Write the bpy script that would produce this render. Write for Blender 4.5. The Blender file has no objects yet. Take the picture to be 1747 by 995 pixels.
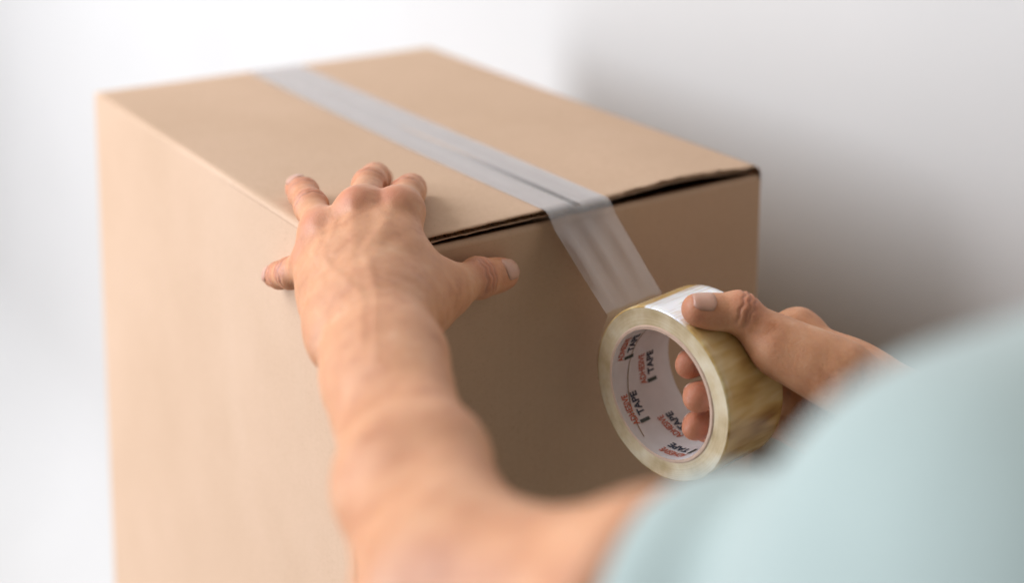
import bpy, bmesh, math, random
import numpy as np
from mathutils import Vector, Matrix
from mathutils.bvhtree import BVHTree

# ------------------------------------------------------------------ camera
scene = bpy.context.scene
COL = scene.collection
R_CAM = Matrix(((0.8308, -0.5565, 0.0062), (-0.0875, -0.1415, -0.9861), (0.5496, 0.8187, -0.1662)))
cam_data = bpy.data.cameras.new('camera')
cam = bpy.data.objects.new('camera', cam_data)
COL.objects.link(cam)
_rot = R_CAM.transposed() @ Matrix(((1, 0, 0), (0, -1, 0), (0, 0, -1)))
_m = _rot.to_quaternion().to_matrix().to_4x4()
_m.translation = Vector((-0.3764, -0.7202, 0.3058))
cam.matrix_world = _m
cam_data.sensor_width = 36.0
cam_data.lens = 53.08
cam_data.shift_y = -0.3229
cam_data.clip_start = 0.02
cam_data.clip_end = 60
cam_data.dof.use_dof = True
cam_data.dof.focus_distance = 0.872
cam_data.dof.aperture_fstop = 2.25
scene.camera = cam

# ------------------------------------------------------------------ light
world = bpy.data.worlds.new('World')
scene.world = world
world.use_nodes = True
bg = world.node_tree.nodes['Background']
bg.inputs[0].default_value = (1.0, 0.72, 0.45, 1)
bg.inputs[1].default_value = 0.035


def area(name, loc, target, sx, sy, power, color):
    l = bpy.data.lights.new(name, 'AREA')
    l.shape = 'RECTANGLE'
    l.size, l.size_y, l.energy, l.color = sx, sy, power, color
    o = bpy.data.objects.new(name, l)
    COL.objects.link(o)
    o.location = loc
    o.rotation_euler = (Vector(target) - Vector(loc)).to_track_quat('-Z', 'Z').to_euler()
    return o


area('window_light', (-2.2, 1.55, 0.90), (0.35, 1.10, -0.05), 3.8, 1.6, 222, (0.89, 0.97, 1.13))
area('overhead_fill', (-1.0, 1.3, 2.3), (-0.2, 0.9, 0), 2.4, 2.4, 24, (1.0, 0.95, 0.90))  # added soft fill from above, standing in for ceiling bounce

vs = scene.view_settings
vs.view_transform = 'Standard'
vs.look = 'None'
vs.exposure = -0.05
vs.gamma = 1
vs.use_curve_mapping = False


# ------------------------------------------------------------------ helpers
def link(name, me, parent=None, mat=None, smooth=True):
    o = bpy.data.objects.new(name, me)
    COL.objects.link(o)
    if parent is not None:
        o.parent = parent
    if mat is not None:
        me.materials.append(mat)
    if smooth:
        me.polygons.foreach_set('use_smooth', np.ones(len(me.polygons), bool))
    return o


def mesh_from(name, verts, faces):
    me = bpy.data.meshes.new(name)
    verts = np.asarray(verts, np.float32)
    if isinstance(faces, np.ndarray):
        n, k = faces.shape
        me.vertices.add(len(verts))
        me.vertices.foreach_set('co', verts.ravel())
        me.loops.add(n * k)
        me.loops.foreach_set('vertex_index', faces.astype(np.int32).ravel())
        me.polygons.add(n)
        me.polygons.foreach_set('loop_start', np.arange(0, n * k, k, dtype=np.int32))
        me.update(calc_edges=True)
        me.validate()
    else:
        me.from_pydata(verts.tolist(), [], faces)
        me.update()
    return me


def empty(name, loc, label=None, cat=None):
    o = bpy.data.objects.new(name, None)
    COL.objects.link(o)
    o.location = loc
    if label:
        o['label'] = label
        o['category'] = cat
    return o


class Mat:
    """small node builder"""

    def __init__(self, name):
        self.m = bpy.data.materials.new(name)
        self.m.use_nodes = True
        self.t = self.m.node_tree
        self.p = self.t.nodes['Principled BSDF']
        self.out = self.t.nodes['Material Output']

    def n(self, typ, **kw):
        nd = self.t.nodes.new(typ)
        for k, v in kw.items():
            setattr(nd, k, v)
        return nd

    def l(self, a, b):
        self.t.links.new(a, b)

    def coord(self, which='Object', scale=(1, 1, 1), rot=(0, 0, 0)):
        c = self.n('ShaderNodeTexCoord')
        mp = self.n('ShaderNodeMapping')
        mp.inputs['Scale'].default_value = scale
        mp.inputs['Rotation'].default_value = rot
        self.l(c.outputs[which], mp.inputs[0])
        return mp.outputs[0]

    def noise(self, vec, scale, detail=4, rough=.55):
        t = self.n('ShaderNodeTexNoise')
        t.inputs['Scale'].default_value = scale
        t.inputs['Detail'].default_value = detail
        t.inputs['Roughness'].default_value = rough
        self.l(vec, t.inputs['Vector'])
        return t.outputs['Fac']

    def ramp(self, fac, stops):
        r = self.n('ShaderNodeValToRGB')
        cr = r.color_ramp
        while len(cr.elements) < len(stops):
            cr.elements.new(.5)
        for e, (p, c) in zip(cr.elements, stops):
            e.position = p
            e.color = (*c, 1) if len(c) == 3 else c
        self.l(fac, r.inputs[0])
        return r.outputs[0]

    def mix(self, fac, a, b, mode='MIX'):
        x = self.n('ShaderNodeMix', data_type='RGBA', blend_type=mode)
        for sock, v in ((x.inputs[0], fac), (x.inputs[6], a), (x.inputs[7], b)):
            if hasattr(v, 'is_output'):
                self.l(v, sock)
            elif isinstance(v, (int, float)):
                sock.default_value = v
            else:
                sock.default_value = (*v, 1)
        return x.outputs[2]

    def math(self, op, a, b=0.0):
        x = self.n('ShaderNodeMath', operation=op)
        for sock, v in ((x.inputs[0], a), (x.inputs[1], b)):
            if hasattr(v, 'is_output'):
                self.l(v, sock)
            else:
                sock.default_value = v
        return x.outputs[0]

    def bump(self, height, strength, dist):
        b = self.n('ShaderNodeBump')
        b.inputs['Strength'].default_value = strength
        b.inputs['Distance'].default_value = dist
        self.l(height, b.inputs['Height'])
        self.l(b.outputs[0], self.p.inputs['Normal'])
        return b

    def set(self, **kw):
        for k, v in kw.items():
            s = self.p.inputs[k.replace('_', ' ')]
            if hasattr(v, 'is_output'):
                self.l(v, s)
            elif isinstance(v, tuple) and len(v) == 3 and s.type == 'RGBA':
                s.default_value = (*v, 1)
            else:
                s.default_value = v


# ------------------------------------------------------------------ materials
def mat_wall():
    m = Mat('painted_plaster')
    v = m.coord()
    f = m.noise(v, 3.0, 5)
    m.set(Base_Color=m.ramp(f, [(.3, (.515, .480, .428)), (.7, (.540, .503, .450))]), Roughness=.85)
    m.bump(m.noise(v, 220, 3), .15, .001)
    return m.m


def mat_cardboard(name, band='X', tint=1.0):
    m = Mat(name)
    v = m.coord()
    big = m.noise(v, 9, 4)
    fib = m.noise(m.coord(scale=(1, 1, 9)), 260, 5, .7)
    spk = m.noise(v, 900, 2, .6)
    base = m.ramp(big, [(.3, (.54 * tint, .355 * tint, .222 * tint)), (.7, (.59 * tint, .393 * tint, .254 * tint))])
    base = m.mix(m.ramp(fib, [(.35, (0, 0, 0)), (.75, (.5, .5, .5))]), base, (.46 * tint, .30 * tint, .18 * tint))
    base = m.mix(m.ramp(spk, [(.62, (0, 0, 0)), (.72, (.5, .5, .5))]), base, (.30 * tint, .18 * tint, .10 * tint))
    smu = m.noise(m.coord(scale=(1, 1.4, .8)), 4.5, 6, .72)
    base = m.mix(m.ramp(smu, [(.50, (0, 0, 0)), (.72, (.16, .16, .16))]), base, (.66 * tint, .48 * tint, .33 * tint))
    scf = m.noise(m.coord(scale=(1, 6, 1), rot=(0, 0, .5)), 22, 5, .7)
    base = m.mix(m.ramp(scf, [(.66, (0, 0, 0)), (.74, (.22, .22, .22))]), base, (.42 * tint, .27 * tint, .155 * tint))
    m.set(Base_Color=base, Roughness=.72)
    m.p.inputs['Specular IOR Level'].default_value = .3
    # faint washboard from the flutes under the liner
    w = m.n('ShaderNodeTexWave', wave_type='BANDS', bands_direction=band)
    w.inputs['Scale'].default_value = 50.7
    w.inputs['Distortion'].default_value = .25
    m.l(v, w.inputs['Vector'])
    h = m.math('ADD', m.math('MULTIPLY', w.outputs['Fac'], .10), m.math('MULTIPLY', fib, .5))
    h = m.math('ADD', h, m.math('MULTIPLY', big, 2.0))
    m.bump(h, .35, .0006)
    return m.m


def mat_flute():
    m = Mat('corrugated_core_paper')
    f = m.noise(m.coord(), 300, 4)
    m.set(Base_Color=m.ramp(f, [(.3, (.30, .195, .11)), (.7, (.44, .30, .18))]), Roughness=.85)
    return m.m


def mat_skin():
    m = Mat('skin')
    v = m.coord()
    red = m.n('ShaderNodeAttribute', attribute_name='flush').outputs['Fac']
    crs = m.n('ShaderNodeAttribute', attribute_name='crease').outputs['Fac']
    blot = m.noise(v, 46, 6, .66)
    fine = m.noise(v, 260, 4, .65)
    base = m.ramp(blot, [(.30, (.45, .178, .076)), (.45, (.58, .265, .126)), (.58, (.63, .305, .150)), (.72, (.69, .39, .222))])
    base = m.mix(m.ramp(fine, [(.38, (0, 0, 0)), (.72, (.30, .30, .30))]), base, (.58, .29, .18))
    base = m.mix(red, base, (.58, .18, .10))
    base = m.mix(m.math('MULTIPLY', crs, .65), base, (.40, .17, .10))
    frk = m.noise(v, 120, 2, .5)
    base = m.mix(m.ramp(frk, [(.68, (0, 0, 0)), (.76, (.35, .35, .35))]), base, (.42, .20, .11))
    m.set(Base_Color=base, Roughness=.46)
    m.p.inputs['Specular IOR Level'].default_value = .42
    m.p.inputs['Subsurface Weight'].default_value = .22
    m.p.inputs['Subsurface Radius'].default_value = (1.0, .38, .2)
    m.p.inputs['Subsurface Scale'].default_value = .006
    vo = m.n('ShaderNodeTexVoronoi', feature='DISTANCE_TO_EDGE')
    vo.inputs['Scale'].default_value = 620
    m.l(m.coord(scale=(1, 1.0, 1)), vo.inputs['Vector'])
    cells = m.ramp(vo.outputs['Distance'], [(0, (0, 0, 0)), (.12, (1, 1, 1))])
    h = m.math('ADD', m.math('MULTIPLY', cells, .35), m.math('MULTIPLY', fine, .9))
    m.bump(h, .45, .0007)
    return m.m


def mat_nail():
    m = Mat('fingernail')
    f = m.noise(m.coord(), 120, 3)
    m.set(Base_Color=m.ramp(f, [(.3, (.53, .275, .185)), (.7, (.60, .335, .23))]), Roughness=.38)
    m.p.inputs['Subsurface Weight'].default_value = .15
    m.p.inputs['Subsurface Scale'].default_value = .003
    return m.m


def mat_shirt():
    m = Mat('mint_jersey')
    v = m.coord()
    f = m.noise(v, 14, 4)
    w = m.noise(v, 900, 2)
    base = m.ramp(f, [(.3, (.35, .405, .36)), (.7, (.385, .445, .395))])
    m.set(Base_Color=base, Roughness=.9)
    m.p.inputs['Sheen Weight'].default_value = .25
    m.p.inputs['Specular IOR Level'].default_value = .2
    m.bump(w, .4, .0005)
    return m.m


def mat_plain(name, col, rough=.7, **kw):
    m = Mat(name)
    f = m.noise(m.coord(), 90, 4)
    a = tuple(c * .92 for c in col)
    m.set(Base_Color=m.ramp(f, [(.3, a), (.7, col)]), Roughness=rough, **kw)
    return m.m


def mat_tape_film():
    """clear packing tape: thin milky film with lengthwise streaks"""
    m = Mat('clear_tape_film')
    uv = m.n('ShaderNodeTexCoord').outputs['UV']
    mp = m.n('ShaderNodeMapping')
    mp.inputs['Scale'].default_value = (6, .9, 1)
    m.l(uv, mp.inputs[0])
    st = m.noise(mp.outputs[0], 1.0, 4, .6)
    mp2 = m.n('ShaderNodeMapping')
    mp2.inputs['Scale'].default_value = (3, 14, 1)
    m.l(uv, mp2.inputs[0])
    bl = m.noise(mp2.outputs[0], 1.5, 4, .6)
    fac = m.ramp(m.math('ADD', m.math('MULTIPLY', st, .75), m.math('MULTIPLY', bl, .25)),
                 [(.30, (.33, .33, .33)), (.52, (.42, .42, .42)), (.70, (.54, .54, .54))])
    # clear where it bridges the open seam
    sx = m.n('ShaderNodeSeparateXYZ')
    m.l(uv, sx.inputs[0])
    du = m.math('ABSOLUTE', m.math('SUBTRACT', m.math('ADD', sx.outputs[0], m.math('MULTIPLY', m.math('SUBTRACT', bl, .5), .03)), .472))
    cu = m.ramp(du, [(.03, (1, 1, 1)), (.075, (0, 0, 0))])
    cv = m.ramp(sx.outputs[1], [(.44, (0, 0, 0)), (.60, (1, 1, 1)), (.652, (1, 1, 1)), (.658, (0, 0, 0))])
    clear = m.math('MULTIPLY', cu, cv)
    fac = m.math('MULTIPLY', fac, m.math('SUBTRACT', 1.0, m.math('MULTIPLY', clear, .90)))
    fac = m.math('MULTIPLY', fac, m.ramp(sx.outputs[1], [(.655, (1, 1, 1)), (.672, (.52, .52, .52))]))
    tr = m.n('ShaderNodeBsdfTransparent')
    tr.inputs[0].default_value = (.97, .95, .93, 1)
    m.set(Base_Color=(.95, .90, .865), Roughness=.30)
    m.p.inputs['Specular IOR Level'].default_value = .5
    tl = m.n('ShaderNodeBsdfTranslucent')
    tl.inputs[0].default_value = (.86, .80, .76, 1)
    mx0 = m.n('ShaderNodeMixShader')
    mx0.inputs[0].default_value = .25
    m.l(m.p.outputs[0], mx0.inputs[1])
    m.l(tl.outputs[0], mx0.inputs[2])
    mx = m.n('ShaderNodeMixShader')
    m.l(fac, mx.inputs[0])
    m.l(tr.outputs[0], mx.inputs[1])
    m.l(mx0.outputs[0], mx.inputs[2])
    gl = m.n('ShaderNodeBsdfGlossy')
    gl.inputs['Roughness'].default_value = .11
    gl.inputs[0].default_value = (1, .965, .935, 1)
    fr = m.n('ShaderNodeFresnel')
    fr.inputs[0].default_value = 1.75
    mx2 = m.n('ShaderNodeMixShader')
    m.l(fr.outputs[0], mx2.inputs[0])
    m.l(mx.outputs[0], mx2.inputs[1])
    m.l(gl.outputs[0], mx2.inputs[2])
    m.l(mx2.outputs[0], m.out.inputs[0])
    m.bump(st, .12, .0006)
    return m.m


def mat_winding():
    """wound clear tape, seen in depth: amber, streaked, glossy. UV u = angle / 360, v = along the axis"""
    m = Mat('wound_clear_tape')
    uv = m.n('ShaderNodeTexCoord').outputs['UV']
    mp = m.n('ShaderNodeMapping')
    mp.inputs['Scale'].default_value = (30, 1.3, 1)
    mp.inputs['Rotation'].default_value = (0, 0, .12)
    m.l(uv, mp.inputs[0])
    st = m.noise(mp.outputs[0], 1.0, 2, .5)
    v = m.coord()
    cl = m.noise(v, 16, 2, .5)
    fine = m.noise(v, 300, 3, .6)
    f = m.math('ADD', m.math('MULTIPLY', st, .62), m.math('MULTIPLY', cl, .38))
    base = m.ramp(f, [(.36, (.30, .15, .042)), (.45, (.50, .30, .095)), (.54, (.66, .44, .17)), (.66, (.82, .65, .35))])
    # whitish stretch over the top of the roll, broken by fine streaks
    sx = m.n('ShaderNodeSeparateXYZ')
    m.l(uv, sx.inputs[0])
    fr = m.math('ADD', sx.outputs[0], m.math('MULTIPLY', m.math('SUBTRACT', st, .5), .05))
    white_band = m.ramp(fr, [(.205, (0, 0, 0)), (.214, (.95, .95, .95)), (.295, (.95, .95, .95)), (.320, (0, 0, 0))])
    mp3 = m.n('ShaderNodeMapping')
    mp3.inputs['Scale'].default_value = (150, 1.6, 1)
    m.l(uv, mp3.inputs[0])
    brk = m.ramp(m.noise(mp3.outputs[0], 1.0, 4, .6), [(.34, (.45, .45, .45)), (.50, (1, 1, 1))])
    white_band = m.math('MULTIPLY', white_band, brk)
    base = m.mix(white_band, base, (.90, .89, .87))
    ln = m.ramp(sx.outputs[0], [(.2465, (0, 0, 0)), (.2475, (.75, .75, .75)), (.2487, (0, 0, 0))])
    base = m.mix(ln, base, (.25, .22, .17))
    m.set(Base_Color=base, Roughness=m.ramp(fine, [(.3, (.16,) * 3), (.7, (.26,) * 3)]))
    m.p.inputs['Subsurface Weight'].default_value = .35
    m.p.inputs['Subsurface Radius'].default_value = (1, .8, .4)
    m.p.inputs['Subsurface Scale'].default_value = .004
    m.p.inputs['Coat Weight'].default_value = .4
    m.p.inputs['Coat Roughness'].default_value = .15
    m.bump(m.math('ADD', m.math('MULTIPLY', st, 1.0), m.math('MULTIPLY', fine, .12)), .22, .001)
    return m.m


def mat_winding_side():
    """the cut side of the wound tape: pale, cloudy, with fine rings"""
    m = Mat('wound_tape_side')
    v = m.coord()
    cl = m.noise(v, 55, 3, .55)
    rad = m.n('ShaderNodeTexCoord').outputs['UV']
    mp = m.n('ShaderNodeMapping')
    mp.inputs['Scale'].default_value = (2.5, 38, 1)
    m.l(rad, mp.inputs[0])
    rg = m.noise(mp.outputs[0], 1.0, 3, .6)
    f = m.math('ADD', m.math('MULTIPLY', cl, .65), m.math('MULTIPLY', rg, .35))
    base = m.ramp(f, [(.36, (.48, .345, .165)), (.50, (.65, .51, .295)), (.66, (.79, .685, .48))])
    m.set(Base_Color=base, Roughness=.52)
    m.p.inputs['Subsurface Weight'].default_value = .35
    m.p.inputs['Subsurface Radius'].default_value = (1, .8, .45)
    m.p.inputs['Subsurface Scale'].default_value = .004
    m.bump(f, .3, .0006)
    return m.m


M_WALL = mat_wall()
M_CARD = mat_cardboard('kraft_cardboard', 'X')
M_CARD_Y = mat_cardboard('kraft_cardboard_side', 'Y')
M_FLOOR = mat_plain('brown_floor_boards', (.16, .10, .06), .5)
M_FLUTE = mat_flute()
M_SKIN = mat_skin()
M_NAIL = mat_nail()
M_SHIRT = mat_shirt()
M_FILM = mat_tape_film()
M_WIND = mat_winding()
M_WSIDE = mat_winding_side()
M_CORE_IN = mat_plain('core_liner_paper', (.82, .79, .77), .6)
M_CORE_RIM = mat_plain('core_raw_board', (.66, .46, .33), .9)
M_RED = mat_plain('orange_red_ink', (.62, .12, .04), .6)
M_NAVY = mat_plain('navy_ink', (.035, .05, .085), .6)
M_BAR = mat_plain('dark_green_ink', (.06, .075, .06), .6)
M_HAIR = mat_plain('dark_brown_hair', (.045, .028, .018), .5)
M_EYE = mat_plain('eye_white', (.75, .72, .70), .2)
M_TABLE = mat_plain('white_laminate', (.78, .78, .78), .45)

# ------------------------------------------------------------------ setting: wall curving into the floor, and a small table under the box
BW, BL, BH = 0.3124, 0.4397, 0.47
WALL_X, FLOOR_Z = BW + 0.125, -1.25


def build_setting():
    prof = [(WALL_X, 3.2)]
    rr = .35
    for i in range(17):
        a = math.radians(90 * i / 16)
        prof.append((WALL_X - rr + rr * math.cos(a), FLOOR_Z + rr - rr * math.sin(a)))
    prof.append((-5.0, FLOOR_Z))
    verts, faces = [], []
    ys = (-3.0, 7.0)
    for x, z in prof:
        for y in ys:
            verts.append((x, y, z))
    for i in range(len(prof) - 1):
        faces.append((2 * i, 2 * i + 2, 2 * i + 3, 2 * i + 1))
    # the straight wall, the curve and the floor as two sheets
    me = mesh_from('wall', verts[:2 * 18], faces[:17])
    o = link('wall', me, None, M_WALL)
    o['kind'] = 'structure'
    me = mesh_from('floor', verts[2 * 17:], [(0, 2, 3, 1)])
    o = link('floor', me, None, M_FLOOR)
    o['kind'] = 'structure'
    bm = bmesh.new()

    def bx(x0, x1, y0, y1, z0, z1):
        r = bmesh.ops.create_cube(bm, size=1)
        bmesh.ops.scale(bm, vec=(x1 - x0, y1 - y0, z1 - z0), verts=r['verts'])
        bmesh.ops.translate(bm, vec=((x0 + x1) / 2, (y0 + y1) / 2, (z0 + z1) / 2), verts=r['verts'])
    bx(-.02, BW + .09, -.06, BL + .02, -BH - .03, -BH)
    for x in (0, BW + .03):
        for y in (-.04, BL - .04):
            bx(x, x + .04, y, y + .04, FLOOR_Z, -BH - .0301)
    me = bpy.data.meshes.new('table')
    bm.to_mesh(me)
    bm.free()
    o = link('table', me, None, M_TABLE, False)
    o['kind'] = 'structure'


build_setting()


# ------------------------------------------------------------------ cardboard box
TH = 0.005       # board thickness
R_FOLD = 0.0035  # outer radius of a fold


def seam_gap(y):
    """half width of the gap between the two outer flaps: open at the front, closed at the back"""
    return .0003 + .0032 * max(0.0, 1 - max(y, 0) / .17) ** .9


def flap_lift(side, x, y):
    """height of the flap's upper face above its nominal plane"""
    t = max(0.0, 1 - y / .30)
    if side < 0:
        u = min(max(x / (BW / 2), 0), 1)
        return .0030 * u ** .5 * t ** 2.2 + .0003 * math.sin(9 * y + 2)* u
    u = min(max((BW - x) / (BW / 2), 0), 1)
    hump = math.exp(-((u - .42) / .34) ** 2)
    return (.0042 * hump + .0022 * u) * t ** 1.4 + .0004 * math.sin(11 * y) * u


def build_box():
    box = empty('cardboard_box', (BW / 2, BL / 2, -BH),
                'large plain brown corrugated cardboard box being taped shut, hand on its corner', 'cardboard box')

    def add(name, verts, faces, mat, smooth=True):
        verts = [(x - BW / 2, y - BL / 2, z + BH) for x, y, z in verts]
        return link(name, mesh_from(name, verts, faces), box, mat, smooth)

    # four side panels, each running from mid fold to mid fold, with its own thickness
    def corner(cx, cy, a0):
        return [(cx + R_FOLD * math.cos(math.radians(a0 + 90 * i / 8)), cy + R_FOLD * math.sin(math.radians(a0 + 90 * i / 8)))
                for i in range(9)]
    r = R_FOLD
    cs = [corner(r, r, 180), corner(BW - r, r, 270), corner(BW - r, BL - r, 0), corner(r, BL - r, 90)]
    names = ['front_panel', 'right_panel', 'back_panel', 'left_panel']
    for i in range(4):
        a, b = cs[i], cs[(i + 1) % 4]
        pts = a[4:]
        n = 24
        p0, p1 = Vector(a[8]), Vector(b[0])
        nrm = Vector((p1.y - p0.y, -(p1.x - p0.x))).normalized()
        pts += [tuple(p0.lerp(p1, k / n)) for k in range(1, n)]
        pts += b[:5]
        top = -.0085 if i in (0, 2) else -.0035
        nz = 16
        verts, faces = [], []
        m = len(pts)
        for k in range(nz + 1):
            z = -BH + (top + BH) * k / nz
            for q, p in enumerate(pts):
                s = min(max((q - 4) / (m - 9), 0), 1)
                bow = .0020 * math.sin(math.pi * s) * math.sin(math.pi * k / nz) * math.sin(3.1 * s + 2.2 * k / nz + i)
                verts.append((p[0] + nrm.x * bow, p[1] + nrm.y * bow, z))
        c = Vector((BW / 2, BL / 2))
        off = len(verts)
        for k in range(nz + 1):
            z = -BH + (top + BH) * k / nz
            for p in pts:
                verts.append((p[0] - nrm.x * TH, p[1] - nrm.y * TH, z))
        for k in range(nz):
            for q in range(m - 1):
                v = k * m + q
                faces.append((v, v + 1, v + m + 1, v + m))
                faces.append((off + v, off + v + m, off + v + m + 1, off + v + 1))
        add(names[i], verts, faces, M_CARD if i in (0, 2) else M_CARD_Y)

    # inner flaps: the front and back panels fold over and run inwards under the outer flaps
    for nm, s in (('front_inner_flap', 1), ('back_inner_flap', -1)):
        y0 = 0 if s > 0 else BL
        prof = []
        for k in range(9):
            a = math.radians(180 - 90 * k / 8)
            prof.append((.0035 + .0035 * math.cos(a), -.0085 + .0035 * math.sin(a)))
        prof.append((.0060, -.0058))
        prof.append((.10, -.040))
        prof.append((.10, -.0435))
        prof.append((.0055, -.0092))
        prof.append((.0035, -.0085))
        verts, faces = [], []
        for x in (.0032, BW - .0032):
            for y, z in prof:
                verts.append((x, y0 + s * y, z))
        m = len(prof)
        for q in range(m):
            q2 = (q + 1) % m
            faces.append((q, m + q, m + q2, q2) if s > 0 else (q, q2, m + q2, m + q))
        faces.append(tuple(range(m)) if s > 0 else tuple(range(m))[::-1])
        faces.append(tuple(range(m, 2 * m))[::-1] if s > 0 else tuple(range(m, 2 * m)))
        o = add(nm, verts, faces, M_CARD)
        o.data.set_sharp_from_angle(angle=math.radians(40))

    # outer flaps: upper liner (with the fold), fluted medium, lower liner
    rng = random.Random(4)
    for side, nm in ((-1, 'left_outer_flap'), (1, 'right_outer_flap')):
        ny = 60
        ys = [.0022 + (BL - .0044) * (k / ny) ** 1.25 for k in range(ny + 1)]

        def xs(y, inset=0.0):
            g = seam_gap(y)
            nx = 40
            e = BW / 2 - g - inset
            return [R_FOLD + (e - R_FOLD) * k / nx for k in range(nx + 1)]

        def mx(x):
            return x if side < 0 else BW - x
        # torn-looking wobble of the front edge
        wob = [rng.uniform(-.0005, .0005) * (2.2 if side > 0 else 1) + (.0008 * math.sin(i * .9) if side > 0 else 0) for i in range(60)]
        verts, faces = [], []
        rows = 0
        for k, y in enumerate(ys):
            row = []
            for q in range(8):
                a = math.radians(180 - 90 * q / 8)
                row.append((R_FOLD + (R_FOLD + (.0004 * math.sin(19 * y) + .0003 * math.sin(47 * y + 1)) * math.sin(math.pi * q / 8)) * math.cos(a), -R_FOLD + R_FOLD * math.sin(a)))
            row += [(x, 0.0) for x in xs(y)]
            rows = len(row)
            for q, (x, z) in enumerate(row):
                yy = y + (wob[q % 60] if k == 0 else 0)
                zl = flap_lift(side, mx(x), y) if q >= 8 else 0
                if k == 0 and side > 0 and 12 < q < rows - 2:
                    zl += wob[(q * 7) % 60] * .55
                verts.append((mx(x), yy, z + zl - (.0004 if k == 0 else 0)))
        for k in range(ny):
            for q in range(rows - 1):
                v = k * rows + q
                f = (v, v + 1, v + rows + 1, v + rows)
                faces.append(f if side < 0 else f[::-1])
        flap = add(nm, verts, faces, M_CARD)
        sol = flap.modifiers.new('board', 'SOLIDIFY')
        sol.thickness = .0007
        sol.offset = -1
        rec = .016 if side > 0 else .0012      # how far the crushed inside sits back from the front edge
        # lower liner
        verts, faces = [], []
        for k, y in enumerate(ys):
            row = xs(y)
            for q, x in enumerate(row):
                zz = -TH + .0006 + (rng.uniform(-.0003, .0003) if k == 0 else 0)
                verts.append((mx(x), y + ((.0004 + rec * (1.0 if q > 3 else .3)) if k == 0 else .0004), zz + flap_lift(side, mx(x), y)))
        n1 = len(xs(0))
        for k in range(ny):
            for q in range(n1 - 1):
                v = k * n1 + q
                f = (v, v + 1, v + n1 + 1, v + n1)
                faces.append(f if side < 0 else f[::-1])
        me = mesh_from('lower_liner', [(x - BW / 2, y - BL / 2, z + BH) for x, y, z in verts], faces)
        o = link('lower_liner', me, flap, M_CARD)
        sol = o.modifiers.new('board', 'SOLIDIFY')
        sol.thickness = .0006
        sol.offset = -1
        # fluted medium: a wave across the flap, runs front to back
        verts, faces = [], []
        nw = 340
        per = .0068
        yk = [.0026 + rec, .03, .06, .15, .30, BL - .003]
        for k, y in enumerate(yk):
            e = BW / 2 - seam_gap(y)
            for q in range(nw + 1):
                x = R_FOLD + (e - R_FOLD) * q / nw
                z = -TH / 2 + .0001 + (.0016 + .0002 * math.sin(x * 400)) * math.sin(2 * math.pi * x / per + .5 * math.sin(x * 90))
                verts.append((mx(x), y + (rng.uniform(-.0004, .0003) if k == 0 else 0), z + flap_lift(side, mx(x), y)))
        for k in range(len(yk) - 1):
            for q in range(nw):
                v = k * (nw + 1) + q
                faces.append((v, v + 1, v + nw + 2, v + nw + 1))
        me = mesh_from('corrugated_medium', [(x - BW / 2, y - BL / 2, z + BH) for x, y, z in verts], faces)
        link('corrugated_medium', me, flap, M_FLUTE)
    return box


build_box()

# ------------------------------------------------------------------ tape roll
RC = Vector((0.15120, -0.09054, -0.08454))           # centre of the near face
RN = Vector((0.98938, 0.14415, 0.01737)).normalized()  # axis, away from the camera
R_OUT, R_IN, R_MID, R_W = .0514, .0380, .0400, .048
_E2 = Vector((0, 0, 1)) - RN * RN.z
_E2.normalize()
_E1 = _E2.cross(RN).normalized()      # about +y: angle 0 = towards the box, 90 = up


def roll_pt(a, r, deg):
    t = math.radians(deg)
    return RC + RN * a + (_E1 * math.cos(t) + _E2 * math.sin(t)) * r


def sheet(name, rows, parent, mat, closed=True, uv=None, origin=RC, flip=False):
    """rows: list of rings of points"""
    m = len(rows[0])
    verts = [tuple(Vector(p) - origin) for r in rows for p in r]
    faces, uvs = [], []
    for k in range(len(rows) - 1):
        for q in range(m if closed else m - 1):
            q2 = (q + 1) % m
            f = [k * m + q, k * m + q2, (k + 1) * m + q2, (k + 1) * m + q]
            u = [(q / m, k), (((q + 1) / m), k), ((q + 1) / m, k + 1), (q / m, k + 1)]
            if flip:
                f, u = f[::-1], u[::-1]
            faces.append(f)
            uvs += u
    me = mesh_from(name, verts, faces)
    if uv:
        lay = me.uv_layers.new(name='UVMap')
        kmax = len(rows) - 1
        for i, (u, v) in enumerate(uvs):
            lay.data[i].uv = (u, v / kmax)
    return link(name, me, parent, mat)


STRIP_FLIP = True


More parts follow.
